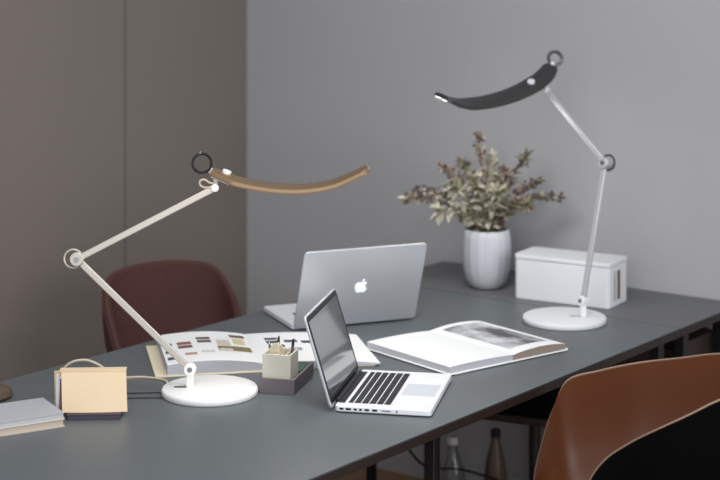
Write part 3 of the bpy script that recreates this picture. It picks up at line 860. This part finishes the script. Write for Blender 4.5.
# brown leather shell chair at the right
org = Vector((0.66, 3.91, 0))
rc = thing('shell_chair', org, 'cognac leather tub chair with black outer shell at the right of the desk', 'chair')
rim = [(.415, 4.115, .46), (.432, 4.125, .55), (.462, 4.125, .66), (.499, 4.11, .745), (.58, 4.11, .771), (.676, 4.105, .792), (.765, 4.07, .812), (.851, 4.02, .835),
       (.925, 3.95, .842), (.955, 3.865, .846), (.925, 3.775, .845), (.860, 3.71, .838), (.777, 3.672, .828), (.71, 3.665, .797), (.645, 3.675, .762),
       (.585, 3.70, .722), (.538, 3.715, .685), (.500, 3.72, .635), (.465, 3.715, .55), (.43, 3.72, .46)]
shell(rim, (.40, 3.92, .455), (.74, 3.90, .435), rc, org, M_brownleather, M_blackshell, M_rim, th=0.018, piping=0.0027)
MB().prism([(v[0] * 0.11 + .60, v[1] * 0.11 + 3.91) for v in [(math.cos(a), math.sin(a)) for a in [2 * math.pi * k / 20 for k in range(20)]]], 0.395, 0.425).build('seat_mount', M_leg, rc, org)
chair_legs(rc, org, [(.54, 3.98, .46, 4.10), (.54, 3.84, .46, 3.72), (.68, 3.98, .84, 4.08), (.68, 3.84, .84, 3.74)], 0.41, M_leg)

# dark red chair behind the desk at the left
org = Vector((-0.50, 4.96, 0)); th0 = R(30)
lc = thing('shell_chair', org, 'dark red upholstered chair behind the desk in front of the left wall', 'chair')
def L2(x, y, z): 
    v = Matrix.Rotation(th0, 3, 'Z') @ Vector((x, y, 0)); return org + v + Vector((0, 0, z))
half = [(-.165, -.20, .46), (-.178, -.10, .50), (-.186, 0.0, .575), (-.190, .08, .67), (-.187, .14, .745), (-.160, .185, .803), (-.085, .215, .821), (0, .222, .825)]
rim = [L2(*p) for p in half] + [L2(-x, y, z) for (x, y, z) in half[-2::-1]]
shell(rim, L2(0, -.19, .455), L2(0, .10, .445), lc, org, M_redchair, M_redchair, M_redchair, th=0.024, piping=0.009)
a, b, c, d = [L2(x, y, 0) for x, y in ((-.14, -.12), (.14, -.12), (-.14, .12), (.14, .12))]
a2, b2, c2, d2 = [L2(x, y, 0) for x, y in ((-.19, -.18), (.19, -.18), (-.19, .20), (.19, .20))]
chair_legs(lc, org, [(a.x, a.y, a2.x, a2.y), (b.x, b.y, b2.x, b2.y), (c.x, c.y, c2.x, c2.y), (d.x, d.y, d2.x, d2.y)], 0.45, M_leg)

# black seat with a brown frame under the desk
org = Vector((0.50, 4.87, 0))
ls = thing('stool', org, 'black-seated stool with a brown wooden frame pushed beneath the desk', 'stool', R(-24))
MB().prism(rrect(-0.165, -0.125, 0.11, 0.125, 0.05, 8), 0.482, 0.56).build('seat', M_blackshell, ls, bevel=0.012, seg=3)
MB().prism(rrect(-0.17, -0.13, 0.115, 0.13, 0.05, 8), 0.458, 0.480).build('seat_frame', M_edge, ls, bevel=0.003)
MB().lathe([(0.001, 0), (0.15, 0), (0.15, 0.006), (0.03, 0.016), (0.001, 0.017)], (0, 0, 0), 36).build('stand_foot', M_leg, ls)
MB().tube([(0, 0, 0.015), (0, 0, 0.46)], 0.016, 16).build('column', M_leg, ls)

# ------------------------------------------------------------------ bottles on the floor by the wall, cable under the desk
bt = thing('glass_bottle', (0.285, 5.22, 0), 'clear glass bottle standing on the floor under the desk', 'bottle')
MB().lathe([(0.001, 0), (0.034, 0), (0.037, 0.006), (0.037, 0.16), (0.033, 0.19), (0.017, 0.235), (0.0145, 0.262), (0.012, 0.262), (0.012, 0.235), (0.030, 0.188), (0.0345, 0.158), (0.0345, 0.008), (0.001, 0.006)], (0, 0, 0), 36).build('bottle_body', M_bottle, bt)
MB().lathe([(0.001, 0.262), (0.0165, 0.262), (0.0165, 0.284), (0.001, 0.285)], (0, 0, 0), 24).build('cap', M_whiteb, bt)
bt = thing('tall_bottle', (0.425, 5.33, 0), 'brown bottle standing on the floor under the desk near the wall', 'bottle')
MB().lathe([(0.001, 0), (0.033, 0), (0.036, 0.006), (0.036, 0.13), (0.031, 0.17), (0.016, 0.235), (0.014, 0.252), (0.001, 0.252)], (0, 0, 0), 36).build('bottle_body', M_bottleb, bt)
MB().lathe([(0.001, 0.252), (0.0155, 0.252), (0.0155, 0.275), (0.001, 0.276)], (0, 0, 0), 24).build('cap', M_leg, bt)
cpts = [(0.10, 5.25, 0.32), (0.14, 5.22, 0.26), (0.20, 5.15, 0.215), (0.30, 5.10, 0.222), (0.40, 5.08, 0.20), (0.50, 5.06, 0.17), (0.58, 5.05, 0.16)]
p0 = dk(-0.05, W - 0.12)
cpts = [(p0.x + 0.02, p0.y, 0.44)] + cpts + [(0.66, 5.05, 0.10), (0.72, 5.04, 0.006), (0.80, 5.0, 0.006)]
tag(MB().tube(smoothpath(cpts, 8), 0.004, 8).build('floor_cable', M_leg), 'black cable sagging from a desk leg in front of the bottles', 'cable')
